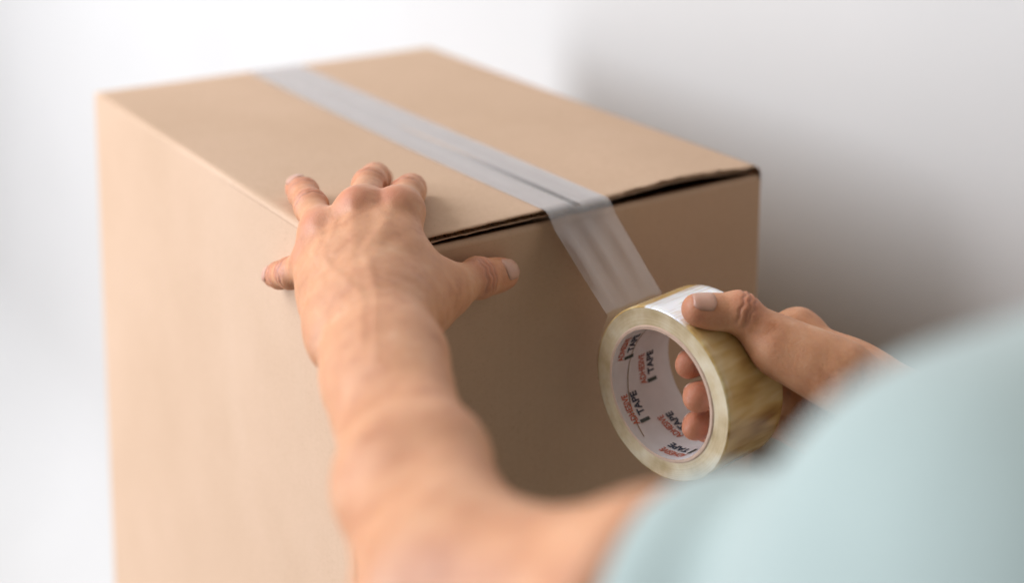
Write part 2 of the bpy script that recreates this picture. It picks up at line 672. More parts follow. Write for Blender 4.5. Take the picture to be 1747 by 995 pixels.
def build_roll():
    roll = empty('tape_roll', RC, 'roll of clear packing tape in the right hand, strip running onto the box', 'tape')
    N = 180
    degs = [360 * i / N for i in range(N)]
    rng = random.Random(2)
    jit = [1 + .0018 * math.sin(3 * math.radians(d) + 1) + .0012 * math.sin(7 * math.radians(d)) for d in degs]
    # outer wall with softly rounded shoulders
    prof = [(.0011, R_OUT - .0014), (.0003, R_OUT - .0007), (.0011, R_OUT - .00012)]
    rows = []
    prof = [(0.0, R_OUT - .0011), (.00035, R_OUT - .0004), (.0011, R_OUT)] + \
           [(.0011 + (R_W - .0022) * k / 12, R_OUT) for k in range(1, 13)] + \
           [(R_W - .00035, R_OUT - .0004), (R_W, R_OUT - .0011)]
    for a, r in prof:
        rows.append([roll_pt(a + .0004 * math.sin(math.radians(d) * 2 + .5), r * j, d) for d, j in zip(degs, jit)])
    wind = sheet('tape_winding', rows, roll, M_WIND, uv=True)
    for nm, a, sgn in (('near_side', 0, 1), ('far_side', R_W, -1)):
        rr = [R_MID + (R_OUT - .0011 - R_MID) * k / 8 for k in range(9)]
        rows = [[roll_pt(a + .0004 * math.sin(math.radians(d) * 2 + .5) * (r - R_MID) / (R_OUT - R_MID) + sgn * .0007 * math.exp(-((k - 4) / 3) ** 2) * 0 ,
                         r * (1 + (j - 1) * k / 8), d) for d, j in zip(degs, jit)] for k, r in enumerate(rr)]
        sheet(nm, rows, wind, M_WSIDE, uv=True, flip=sgn < 0)
    # paper core
    ov = -.0008
    rows = [[roll_pt(a, R_IN, d) for d in degs] for a in [ov + (R_W - 2 * ov) * k / 12 for k in range(13)]]
    core = sheet('core', rows, roll, M_CORE_IN, uv=True, flip=True)
    for a, fl in ((ov, False), (R_W - ov, True)):
        rows = []
        for k in range(5):
            r = R_IN + (R_MID + .0003 - R_IN) * k / 4
            rows.append([roll_pt(a + (rng.uniform(-.00025, .00025) if 0 < k < 4 else 0) + (.0009 if k == 4 and not fl else (-.0009 if k == 4 else 0)),
                                 r, d) for d in degs])
        sheet('core_rim', rows, core, M_CORE_RIM, flip=fl)
    # torn fibres on the near rim
    tv, tf = [], []
    for d in (318, 322, 96, 78, 341, 250, 262, 205, 15):
        for _ in range(3):
            dd = d + rng.uniform(-1.5, 1.5)
            b = len(tv)
            p = roll_pt(ov, R_IN + rng.uniform(0, .0015), dd)
            q = p - RN * rng.uniform(.0006, .0014) + Vector((rng.uniform(-1, 1), rng.uniform(-1, 1), rng.uniform(-1, 1))) * .0008
            for w in ((.00018, 0), (-.00018, 0)):
                tv.append(tuple(p + _E1 * w[0] - RC))
            tv.append(tuple(p + _E2 * .0002 - RC))
            tv.append(tuple(q - RC))
            tf += [(b, b + 1, b + 3), (b + 1, b + 2, b + 3), (b + 2, b, b + 3)]
    o = link('torn_fibres', mesh_from('torn_fibres', tv, tf), core, M_CORE_RIM)
    o['kind'] = 'stuff'
    # winding joint of the liner paper: a thin raised line that spirals along the tube
    rows = []
    for k in range(61):
        t = k / 60
        d = 110 - 175 * t
        a = .026 - .023 * t ** 1.1 if t < .9 else .026 - .023 * t ** 1.1
        a = .030 - .026 * t
        rows.append([roll_pt(a - .00035, R_IN - .00025, d), roll_pt(a + .00035, R_IN - .00025, d)])
    sheet('liner_seam', rows, core, M_FLUTE, closed=False)

    # printed stamps on the liner, read clockwise, tops towards the near end
    def text_mesh(s, size, bold, shear=0.0, sx=1.0):
        cu = bpy.data.curves.new('print', 'FONT')
        cu.body = s
        cu.size = size
        cu.offset = bold
        cu.shear = shear
        cu.resolution_u = 3
        cu.fill_mode = 'FRONT'
        ob = bpy.data.objects.new('print', cu)
        COL.objects.link(ob)
        dg = bpy.context.evaluated_depsgraph_get()
        me = bpy.data.meshes.new_from_object(ob.evaluated_get(dg))
        v = np.empty(len(me.vertices) * 3, np.float32)
        me.vertices.foreach_get('co', v)
        v = v.reshape(-1, 3)
        v[:, 0] *= sx
        f = [tuple(p.vertices) for p in me.polygons]
        bpy.data.objects.remove(ob)
        bpy.data.curves.remove(cu)
        bpy.data.meshes.remove(me)
        return v, f

    def bend(name, v, f, deg, a, mat, x0, y0, lift=.0003):
        out = []
        for x, y, _ in v:
            d = deg + math.degrees((x + x0) / R_IN)
            out.append(tuple(roll_pt(a - (y + y0), R_IN - lift, d) - RC))
        # cut long faces are fine: letters are small against the radius
        return link(name, mesh_from(name, out, f), core, mat, False)
    ta, fa = text_mesh('ADHESIVE', .0070, .00012, .0, .60)
    wa = ta[:, 0].max()
    tb, fb = text_mesh('TAPE', .0074, .00024, .0, .85)
    wb = tb[:, 0].max()
    bar_v = np.array([(x, y, 0) for y in (-.0010, .0068) for x in (0, .0011, .0022)], np.float32)
    bar_f = [(0, 1, 4, 3), (1, 2, 5, 4)]
    for row, (a, d0) in enumerate(tuple((.0095 + .0185 * (i % 2), 22 - 30 * i) for i in range(12))):
        bend('word_adhesive', ta, fa, d0, a, M_RED, -wa / 2, .0012)
        bend('word_tape', tb, fb, d0, a, M_NAVY, -wa / 2 + .0042, -.0064)
        bend('ink_bar', bar_v, bar_f, d0, a, M_BAR, -wa / 2 - .0005, -.0064)

    # the strip: along the top of the box, over the front edge, then through the air to the top of the roll
    path = []   # (centre point, across vector)
    X = Vector((1, 0, 0))
    cx = BW / 2
    nY = 70
    for k in range(nY):
        y = BL + .001 - (BL + .001) * k / (nY - 1)
        path.append((Vector((cx, y, 0)), X, True))
    # down through the air, slack, onto the back of the roll, then round behind it
    touch = 33
    end = roll_pt(R_W / 2, R_OUT + .0035, touch + 6)
    p0 = Vector((cx + .0004, -.0006, .0002))
    nA = 26
    for k in range(1, nA + 1):
        t = k / nA
        p = p0.lerp(end, t)
        p.z += .0010 * math.sin(math.pi * t)
        path.append((p, X.lerp(RN, t).normalized(), False))
    for k in range(1, 12):
        path.append((roll_pt(R_W / 2, R_OUT + .0005 + .0030 * math.exp(-k * .8), touch + 6 - 4.5 * k), RN, False))
    nw = 16
    rows = []
    for i, (p, ax, on_box) in enumerate(path):
        row = []
        for q in range(nw + 1):
            s = (q / nw - .5)
            w = p + ax * (s * .048)
            if on_box:
                x = w.x
                zl = flap_lift(-1, min(x, BW / 2 - .001), w.y)
                zr = flap_lift(1, max(x, BW / 2 + .001), w.y)
                b = min(max((x - BW / 2) / .008 + .5, 0), 1)
                w.z = (1 - b) * zl + b * zr + .00035 - .0006 * math.exp(-((x - BW / 2) / .003) ** 2) * max(0, 1 - w.y / .25)
            else:
                t = min(max((i - nY) / nA, 0), 1)
                env = math.sin(math.pi * t) if i - nY < nA else 0
                w += Vector((0, -.35, .9)) * (env * (.0011 * math.cos(s * 19 + .6) + .0006 * math.cos(s * 37 + 2)))
                if i - nY < 3:
                    b = min(max((w.x - BW / 2) / .008 + .5, 0), 1)
                    w.z += ((1 - b) * flap_lift(-1, min(w.x, BW / 2 - .001), 0) + b * flap_lift(1, max(w.x, BW / 2 + .001), 0)) * (1 - (i - nY) / 3)
            row.append(w)
        rows.append(row)
    sheet('tape_strip', rows, roll, M_FILM, closed=False, uv=True, flip=STRIP_FLIP)
    return roll


build_roll()


# ------------------------------------------------------------------ person: signed distance modelling
J = {
    'l_wrist': (-0.0183, -0.0552, -0.0175),
    'l_index_mcp': (0.0341, 0.0041, 0.0200),
    'l_index_pip': (0.0545, 0.0325, 0.0185),
    'l_index_dip': (0.0679, 0.0511, 0.0139),
    'l_index_tip': (0.0785, 0.0659, 0.0080),
    'l_middle_mcp': (0.0145, 0.0156, 0.0200),
    'l_middle_pip': (0.0406, 0.0532, 0.0205),
    'l_middle_dip': (0.0576, 0.0778, 0.0154),
    'l_middle_tip': (0.0713, 0.0974, 0.0080),
    'l_ring_mcp': (-0.0050, 0.0248, 0.0080),
    'l_ring_pip': (0.0058, 0.0624, 0.0115),
    'l_ring_dip': (0.0128, 0.0869, 0.0118),
    'l_ring_tip': (0.0184, 0.1065, 0.0090),
    'l_little_mcp': (-0.0100, 0.0257, -0.0081),
    'l_little_pip': (-0.0160, 0.0460, -0.0205),
    'l_little_dip': (-0.0110, 0.0713, -0.0310),
    'l_little_tip': (-0.0070, 0.0901, -0.0384),
    'l_thumb_cmc': (0.0065, -0.0478, -0.0193),
    'l_thumb_mcp': (0.0437, -0.0240, -0.0211),
    'l_thumb_ip': (0.0743, -0.0150, -0.0229),
    'l_thumb_tip': (0.0972, -0.0095, -0.0263),
    'l_elbow': (-0.1051, -0.2845, -0.0203),
    'l_shoulder': (-0.0577, -0.5191, 0.0637),
    'r_thumb_tip': (0.1604, -0.1101, -0.0280),
    'r_thumb_ip': (0.1835, -0.1198, -0.0323),
    'r_thumb_mcp': (0.1983, -0.1375, -0.0497),
    'r_thumb_cmc': (0.2200, -0.1631, -0.0621),
    'r_index_tip': (0.1640, -0.1005, -0.0655),
    'r_index_dip': (0.1840, -0.1030, -0.0655),
    'r_index_pip': (0.2080, -0.1035, -0.0620),
    'r_index_mcp': (0.2470, -0.1030, -0.0640),
    'r_middle_tip': (0.1600, -0.1130, -0.0795),
    'r_middle_dip': (0.1830, -0.1125, -0.0800),
    'r_middle_pip': (0.2110, -0.1080, -0.0790),
    'r_middle_mcp': (0.2570, -0.0990, -0.0840),
    'r_ring_tip': (0.1610, -0.1105, -0.0985),
    'r_ring_dip': (0.1830, -0.1100, -0.0985),
    'r_ring_pip': (0.2100, -0.1060, -0.0980),
    'r_ring_mcp': (0.2540, -0.1010, -0.1040),
    'r_little_tip': (0.1780, -0.1000, -0.1100),
    'r_little_dip': (0.1940, -0.1005, -0.1115),
    'r_little_pip': (0.2130, -0.1020, -0.1135),
    'r_little_mcp': (0.2460, -0.1070, -0.1210),
    'r_wrist': (0.2680, -0.1850, -0.1040),
    'r_elbow': (0.3450, -0.4300, -0.1600),
    'r_shoulder': (0.2900, -0.6000, 0.0900),
    'l_thumb_dorsal': (-0.1500, -0.7500, 0.6200),
    'r_thumb_dorsal': (-0.1000, -0.4500, 0.8800),
}
J = {k: np.array(v, np.float64) for k, v in J.items()}


def round_cone(P, a, b, r1, r2):
    ba = b - a
    l2 = ba @ ba
    rr = r1 - r2
    a2 = l2 - rr * rr
    il2 = 1 / l2
    pa = P - a
    y = pa @ ba
    z = y - l2
    q = pa * l2 - y[:, None] * ba
    x2 = np.einsum('ij,ij->i', q, q)
    y2 = y * y * l2
    z2 = z * z * l2
    k = np.sign(rr) * rr * rr * x2
    d = (np.sqrt(x2 * a2 * il2) + y * rr) * il2 - r1
    m1 = np.sign(z) * a2 * z2 > k
    m2 = (np.sign(y) * a2 * y2 < k) & ~m1
    d[m1] = np.sqrt(x2[m1] + z2[m1]) * il2 - r2
    d[m2] = np.sqrt(x2[m2] + y2[m2]) * il2 - r1
    return d


def smin(a, b, k):
    h = np.maximum(k - np.abs(a - b), 0) / k
    return np.minimum(a, b) - h * h * k * .25


class Field:
    """base shapes blend into one another; each finger blends with the base but not with its neighbours"""

    def __init__(self):
        self.base, self.groups, self.cuts = [], {}, []

    def cone(self, a, b, r1, r2, k=.004, group=None, flat=None, amount=1.0):
        a, b = np.asarray(a, float), np.asarray(b, float)
        c = (a + b) / 2
        rad = np.linalg.norm(b - a) / 2 + max(r1, r2)

        def fn(P):
            if flat is not None:
                ax = flat
                P = P + ((P - a) @ ax)[:, None] * ax * (amount - 1)
                bb = b + ((b - a) @ ax) * ax * (amount - 1)
                return round_cone(P, a, bb, r1, r2) / (1 + .5 * (amount - 1))
            return round_cone(P, a, b, r1, r2)
        self._put((fn, c, rad, k), group)

    def ball(self, c, rad, rot=None, k=.006, group=None):
        c, r = np.asarray(c, float), np.asarray(rad, float) * np.ones(3)
        M = np.eye(3) if rot is None else np.asarray(rot, float)   # rows = axes

        def fn(P):
            q = (P - c) @ M.T
            k0 = np.linalg.norm(q / r, axis=1)
            k1 = np.linalg.norm(q / (r * r), axis=1) + 1e-9
            return k0 * (k0 - 1) / k1
        self._put((fn, c, float(r.max()), k), group)

    def _put(self, e, group):
        if group is None:
            self.base.append(e)
        else:
            self.groups.setdefault(group, []).append(e)

    def eval(self, P, c=None, reach=None):
        BIG = 1.0

        def run(lst):
            d = None
            for fn, pc, pr, k in lst:
                if c is not None and np.linalg.norm(pc - c) - pr > reach:
                    continue
                v = fn(P)
                d = v if d is None else smin(d, v, k)
            return d
        base = run(self.base)
        out = base
        for g, lst in self.groups.items():
            d = run(lst)
            if d is None:
                continue
            v = d if base is None else smin(base, d, self.gk.get(g, .010))
            out = v if out is None else np.minimum(out, v)
        if out is None:
            return np.full(len(P), BIG)
        for cut in self.cuts:
            out = np.maximum(out, cut(P))
        return out


def surface_nets(field, lo, hi, h, block=16):
    lo = np.asarray(lo, float)
    n = np.ceil((np.asarray(hi) - lo) / h / block).astype(int)
    D = np.empty(tuple(n * block + 1), np.float32)
    step = h * block
    off = np.stack(np.meshgrid(*[np.arange(block + 1) * h] * 3, indexing='ij'), -1).reshape(-1, 3)
    half = step * .5
    hd = half * math.sqrt(3)
    cs = np.stack(np.meshgrid(*[np.arange(k) for k in n], indexing='ij'), -1).reshape(-1, 3)
    cen = lo + (cs + .5) * step
    cd = np.concatenate([field.eval(cen[i:i + 20000]) for i in range(0, len(cen), 20000)])
    for (i, j, k), c, d0 in zip(cs, cen, cd):
        sl = (slice(i * block, (i + 1) * block + 1), slice(j * block, (j + 1) * block + 1), slice(k * block, (k + 1) * block + 1))
        if abs(d0) > hd * 1.9 + .004:
            D[sl] = 1.0 if d0 > 0 else -1.0
    for (i, j, k), c, d0 in zip(cs, cen, cd):
        if abs(d0) > hd * 1.9 + .004:
            continue
        sl = (slice(i * block, (i + 1) * block + 1), slice(j * block, (j + 1) * block + 1), slice(k * block, (k + 1) * block + 1))
        v = field.eval(c - half + off, c, hd + .035)
        D[sl] = v.reshape(block + 1, block + 1, block + 1)
    S = D < 0
    cnt = np.zeros(tuple(np.array(S.shape) - 1), np.uint8)
    nx, ny, nz = S.shape
    for a in (0, 1):
        for b in (0, 1):
            for c in (0, 1):
                cnt += S[a:nx - 1 + a, b:ny - 1 + b, c:nz - 1 + c]
    I = np.argwhere((cnt > 0) & (cnt < 8))
    del cnt
    acc = np.zeros((len(I), 3))
    num = np.zeros(len(I))
    corners = [(a, b, c) for a in (0, 1) for b in (0, 1) for c in (0, 1)]
    vals = {q: D[I[:, 0] + q[0], I[:, 1] + q[1], I[:, 2] + q[2]].astype(float) for q in corners}
    for q in corners:
        for ax in range(3):
            if q[ax]:
                continue
            q2 = list(q)
            q2[ax] = 1
            v0, v1 = vals[q], vals[tuple(q2)]
            m = (v0 < 0) != (v1 < 0)
            t = np.clip(v0[m] / (v0[m] - v1[m]), 0, 1)
            p = np.tile(np.array(q, float), (m.sum(), 1))
            p[:, ax] = t
            acc[m] += p
            num[m] += 1
    V = lo + (I + acc / num[:, None]) * h
    vid = np.full(tuple(np.array(S.shape) - 1), -1, np.int32)
    vid[I[:, 0], I[:, 1], I[:, 2]] = np.arange(len(I), dtype=np.int32)
    F = []
    for ax in range(3):
        s0 = [slice(None)] * 3
        s1 = [slice(None)] * 3
        s0[ax], s1[ax] = slice(0, -1), slice(1, None)
        A, B = S[tuple(s0)], S[tuple(s1)]
        E = np.argwhere(A != B)
        u, w = (ax + 1) % 3, (ax + 2) % 3
        ok = (E[:, u] > 0) & (E[:, w] > 0) & (E[:, u] < S.shape[u] - 1) & (E[:, w] < S.shape[w] - 1)
        E = E[ok]
        ins = A[E[:, 0], E[:, 1], E[:, 2]]

        def cell(du, dw):
            q = E.copy()
            q[:, u] += du
            q[:, w] += dw
            return vid[q[:, 0], q[:, 1], q[:, 2]]
        quad = np.stack([cell(-1, -1), cell(0, -1), cell(0, 0), cell(-1, 0)], 1)
        quad[~ins] = quad[~ins][:, ::-1]
        F.append(quad)
    F = np.concatenate(F)
    return V, F[(F >= 0).all(1)]


def unit(v):
    return v / np.linalg.norm(v)


def relax(V, F, n, lam=.5):
    """a few rounds of Laplacian smoothing"""
    e = np.concatenate([F[:, [0, 1]], F[:, [1, 2]], F[:, [2, 3]], F[:, [3, 0]]])
    deg = np.bincount(e.ravel(), minlength=len(V)).astype(float)[:, None]
    for k in range(n):
        s = np.zeros_like(V)
        for c in range(3):
            s[:, c] = np.bincount(e[:, 0], V[e[:, 1], c], len(V)) + np.bincount(e[:, 1], V[e[:, 0], c], len(V))
        l = lam if k % 2 == 0 else -lam * 1.04
        V = V + l * (s / deg - V)
    return V


def vnormals(V, F):
    n = np.cross(V[F[:, 2]] - V[F[:, 0]], V[F[:, 3]] - V[F[:, 1]])
    out = np.zeros_like(V)
    for c in range(3):
        out[:, c] = sum(np.bincount(F[:, q], n[:, c], len(V)) for q in range(4))
    return out / (np.linalg.norm(out, axis=1)[:, None] + 1e-12)


FINGER_R = {'index': (.0108, .0094, .0083, .0071), 'middle': (.0112, .0097, .0086, .0074), 'ring': (.0104, .0091, .0080, .0069),
            'little': (.0094, .0080, .0070, .0060), 'thumb': (.0150, .0122, .0108, .0085)}


def arm_field(h):
    """h: 'l' or 'r'. Returns the field, the creases and the nails."""
    f = Field()
    f.gk = {'index': .012, 'middle': .012, 'ring': .012, 'little': .011, 'thumb': .016}
    g = lambda n: J[f'{h}_{n}']
    wr, el, sh = g('wrist'), g('elbow'), g('shoulder')
    mc = {k: g(k + '_mcp') for k in ('index', 'middle', 'ring', 'little')}
    across = unit(mc['index'] - mc['little'])          # towards the thumb
    along = unit((mc['middle'] + mc['ring']) / 2 - wr)
    dorsal = np.cross(along, across) * (1 if h == 'r' else -1)
    dorsal = unit(dorsal)
    if h == 'l' and dorsal[2] < 0:
        dorsal = -dorsal
    if h == 'r' and dorsal[0] < 0:
        dorsal = -dorsal
    fore = unit(el - wr)
    # palm: one cone per metacarpal
    wp = {'index': .013, 'middle': .005, 'ring': -.005, 'little': -.013}
    for k in mc:
        a = wr + across * wp[k] + along * .010
        r = FINGER_R[k][0]
        f.cone(a, mc[k] - dorsal * .002, .0150, r * 1.04, k=.020)
    # palm pads
    Mx = np.stack([along, across, dorsal])
    pc = (mc['index'] + mc['little']) / 2 * .5 + wr * .5
    f.ball(pc - dorsal * .008, (.040, .036, .013), Mx, k=.016)
    f.ball((mc['index'] + mc['little'] + mc['middle'] + mc['ring']) / 4 * .62 + wr * .38 - dorsal * .003, (.040, .033, .0158), Mx, k=.012)
    th = [g('thumb_' + k) for k in ('cmc', 'mcp', 'ip', 'tip')]
    # thenar mass
    f.cone(th[0], th[1], .0175, .0135, k=.018)
    f.cone(th[0] * .5 + wr * .5, th[1] * .50 + mc['index'] * .25 + wr * .25, .0150, .0110, k=.020)
    # web between thumb and index
    f.cone(th[1] * .55 + th[0] * .45, mc['index'] * .58 + wr * .42, .0075, .0085, k=.016)
    # outer edge of the palm
    f.cone(wr - across * .017 + along * .012, mc['little'] * .85 + wr * .15 - dorsal * .004, .0145, .0095, k=.014)
    # knuckles and extensor tendons
    for k in mc:
        s = FINGER_R[k][0]
        b_ = .42 if k in ('index', 'middle') else .30
        f.ball(mc[k] + dorsal * (s * b_), (s * .82, s * .70, s * .80), Mx, k=.009)
        f.cone(mc[k] + dorsal * (s - .0020) - along * .004, wr * .55 + mc[k] * .45 + dorsal * .0115, .0022, .0018, k=.009)
    # fingers
    creases, nails, flush = [], [], []
    for k in mc:
        P = [g(f'{k}_{q}') for q in ('mcp', 'pip', 'dip', 'tip')]
        r = FINGER_R[k]
        for i in range(3):
            f.cone(P[i], P[i + 1], r[i] if i else r[0] * .98, r[i + 1], k=.005, group=k)
        for i in (1, 2):     # joints a little fuller than the shafts
            f.ball(P[i], r[i] * 1.05, k=.004, group=k)
        fd = np.array([.1, .95, .1]) if h == 'r' else {'little': np.array([-.85, -.2, .5]), 'ring': np.array([-.35, -.1, .93])}.get(k, dorsal)
        ax = unit(P[3] - P[2])
        dn = unit(fd - ax * (fd @ ax))
        f.ball(P[3] - dn * .0012 + ax * .001, (r[3] * 1.12, r[3] * 1.02, r[3] * .93),
               np.stack([ax, np.cross(dn, ax), dn]), k=.004, group=k)
        for i, amp in ((1, 1.0), (2, .75)):
            axj = unit(P[i + 1] - P[i - 1])
            dj = unit(fd - axj * (fd @ axj))
            for o_, s_ in ((-.0034, .7), (0.0, 1.0), (.0033, .8)):
                creases.append((P[i] + axj * o_, axj, dj, r[i], .00085 * amp * s_, .00090))
            flush.append((P[i] + dj * r[i], .008, .45))
        flush.append((P[3], .012, .55 if h == 'l' else .85))
        flush.append((mc[k] + dorsal * r[0], .010, .62))
        nails.append((P[2], P[3], dn, r[3] * 1.02))
    # thumb
    r = FINGER_R['thumb']
    f.cone(th[0], th[1], r[0], r[1], k=.005, group='thumb')
    f.cone(th[1], th[2], r[1] * .98, r[2] * .98, k=.005, group='thumb')
    ax = unit(th[3] - th[2])
    dn = g('thumb_dorsal')
    dn = unit(dn - ax * (dn @ ax))
    sd = np.cross(ax, dn)
    f.cone(th[2], th[3] - dn * .0006, r[2] * .98, r[3] * 1.0, k=.005, group='thumb')
    f.ball(th[3] - ax * .009 - dn * .0016, (.0165, .0105, .0088), np.stack([ax, sd, dn]), k=.004, group='thumb')
    f.ball(th[2] + dn * .0012, (.0112, .0116, .0106), np.stack([ax, sd, dn]), k=.004, group='thumb')
    axj = unit(th[3] - th[1])
    dj = unit(dn - axj * (dn @ axj))
    for o_, s_ in ((-.0040, .7), (-.0005, 1.0), (.0032, .8)):
        creases.append((th[2] + axj * o_, axj, dj, r[2], .00080 * s_, .00095))
    flush += [(th[2] + dj * r[2], .010, .5), (th[3], .013, .5), (th[1], .012, .3)]
    nails.append((th[2], th[3], dn, .0094))
    # veins over the back of the hand
    rv = random.Random(3 if h == 'l' else 8)
    for a, b in (('index', 'middle'), ('middle', 'ring'), ('ring', 'little')):
        m0 = (mc[a] + mc[b]) / 2 + dorsal * .0085
        pts = [m0, m0 * .62 + wr * .38 + dorsal * .0075 + across * rv.uniform(-.004, .004), wr * .75 + m0 * .25 + dorsal * .0105 + across * rv.uniform(-.006, .006)]
        for p, q in zip(pts, pts[1:]):
            f.cone(p, q, .0013, .0015, k=.0055)
    # wrist and forearm: radius and ulna as two strands, so the section is oval at the wrist and round at the elbow
    fa = -fore
    fac = unit(across - fa * (across @ fa))
    fdo = unit(np.cross(fa, fac))
    if fdo @ dorsal < 0:
        fdo = -fdo
    mid = wr + (el - wr) * .42
    fl = float(np.linalg.norm(el - wr))
    for s, w0, r0 in ((1, .0108, .0162), (-1, .0112, .0166)):
        f.cone(wr + fac * s * w0 + along * .004, wr + fore * .05 + fac * s * .0105, r0, .0172, k=.018)
        f.cone(wr + fore * .05 + fac * s * .0105, wr + fore * fl * .62 + fac * s * .0112, .0166, .0174 if s > 0 else .0240, k=.018)
        f.cone(wr + fore * fl * .62 + fac * s * .0112, el + fac * s * (.010 if s > 0 else .0135), .0174 if s > 0 else .0240, .0250, k=.018)
    f.cone(pc + dorsal * .001, wr + fore * .075 + fdo * .002, .0150, .0165, k=.030)
    f.ball(wr - fac * .021 + fdo * .010 + fore * .010, .0085, k=.012)      # ulna head
    up = unit(sh - el)
    f.cone(el, el + (sh - el) * .45, .0320, .0370, k=.026)
    f.cone(el + (sh - el) * .45, sh, .0370, .050, k=.030)
    f.dorsal, f.along, f.across = dorsal, along, across
    # veins and tendons as ridges on the back of the hand: (points along, across from the wrist in metres, height, width)
    cen = wr
    K = {k: ((mc[k] - cen) @ along, (mc[k] - cen) @ across) for k in mc}
    rid = []
    for k in mc:
        x, y = K[k]
        rid.append(([(x - .006, y), (x * .55, y * .75), (.012, y * .45)], .00028, .0030))
    gap = lambda a, b, t: ((K[a][0] + K[b][0]) / 2 * t, (K[a][1] + K[b][1]) / 2)
    i1, i2, i3 = gap('index', 'middle', .88), gap('middle', 'ring', .86), gap('ring', 'little', .84)
    rid.append(([i3, (.050, i3[1] + .003), (.030, -.004), (.006, .004), (-.03, .010), (-.07, .006)], .00042, .0027))
    rid.append(([i2, (.058, i2[1] - .004), (.044, i3[1] + .006), (.030, -.004)], .00032, .0024))
    rid.append(([i1, (.055, i1[1] + .004), (.030, .016), (.004, .017), (-.04, .016), (-.09, .010)], .00036, .0026))
    rid.append(([(.050, i3[1] + .003), (.030, -.018), (.004, -.014), (-.035, -.012)], .00032, .0025))
    f.ridges = (cen, along, across, dorsal, rid)
    return f, creases, nails, flush


def box_cut(P):
    # skin presses flat against the box: corner at the origin, inside is x>0, y>0, z<0
    x, y, z = P[:, 0] + .0006, P[:, 1] + .0006, P[:, 2] - .0007
    inside = np.maximum(np.maximum(-x, -y), z)
    return -inside


def roll_cut(P):
    d = P - np.array(RC)
    n = np.array(RN)
    a = d @ n
    r = np.linalg.norm(d - a[:, None] * n, axis=1)
    mid, th = (R_OUT + R_IN) / 2, (R_OUT - R_IN) / 2 + .0006
    s = np.maximum(np.abs(r - mid) - th, np.abs(a - R_W / 2) - R_W / 2 - .0014)
    return -s


def make_arm(h, lo, hi, step):
    f, creases, nails, flush = arm_field(h)
    f.cuts.append(box_cut if h == 'l' else roll_cut)
    V, F = surface_nets(f, lo, hi, step)
    V = relax(V, F, 4)
    N = vnormals(V, F)
    cr = np.zeros(len(V))
    disp = np.zeros(len(V))
    rr = random.Random(11)
    for c, ax, dn, r, depth, sig in creases:
        d = V - c
        near = np.einsum('ij,ij->i', d, d) < (r * 2.0) ** 2
        q = d[near]
        s = q @ ax
        rad = q - s[:, None] * ax
        rl = np.linalg.norm(rad, axis=1) + 1e-9
        side = (rad @ dn) / rl
        tang = rad @ np.cross(ax, dn)
        s = s + .0006 * np.sin(tang * 900 + rr.uniform(0, 6)) + tang * rr.uniform(-.12, .12)
        w = np.exp(-(s / sig) ** 2) * np.clip((side - .05) * 1.6, 0, 1) * (rl < r * 1.6)
        disp[near] -= depth * w
        cr[near] = np.maximum(cr[near], w)
    cen, al, ac, do, rid = f.ridges
    el = J[h + '_elbow']
    d = V - cen
    face = np.clip((N @ do) * 1.6 - .15, 0, 1)
    a_, c_ = d @ al, d @ ac
    back = a_ < 0          # on the forearm measure along the forearm instead
    fo = -unit(el - cen)
    a_ = np.where(back, d @ fo, a_)
    zone = (np.abs(c_) < .05) & (a_ < .11) & (a_ > -.12)
    tone = np.zeros(len(V))
    P2 = np.stack([a_, c_], 1)
    for pts, hgt, wid in rid:
        best = np.full(len(V), 9.0)
        for p, q in zip(pts, pts[1:]):
            p, q = np.array(p), np.array(q)
            t = np.clip(((P2 - p) @ (q - p)) / ((q - p) @ (q - p)), 0, 1)
            best = np.minimum(best, np.linalg.norm(P2 - p - t[:, None] * (q - p), axis=1))
        g = np.exp(-(best / wid) ** 2) * face * zone
        disp += hgt * g
    # gentle unevenness of flesh
    disp += np.where(a_ > -.02, .00032, .00015) * np.sin(V[:, 0] * 210 + 3 * np.sin(V[:, 1] * 90)) * np.sin(V[:, 1] * 180 + 2) * np.sin(V[:, 2] * 200 + V[:, 0] * 70)
    V = V + N * disp[:, None]
    fl = np.zeros(len(V))
    for c, rad, amt in flush:
        d2 = ((V - c) ** 2).sum(1)
        fl = np.maximum(fl, amt * np.exp(-d2 / (rad * rad)))
    # the arm is slimmer than the sleeve it runs into
    s0 = J[h + '_shoulder']
    ax = el - s0
    t = ((V - s0) @ ax) / (ax @ ax)
    on = s0 + t[:, None] * ax
    k = np.clip((sleeve_end((V - on)[:, 2]) - .02 - t) / .04, 0, 1) * (np.linalg.norm(V - on, axis=1) < .07)
    V = on + (V - on) * (1 - .16 * k)[:, None]
    return f, V, F, cr, fl, nails


def add_attr(me, name, data):
    a = me.attributes.new(name, 'FLOAT', 'POINT')
    a.data.foreach_set('value', np.asarray(data, np.float32))


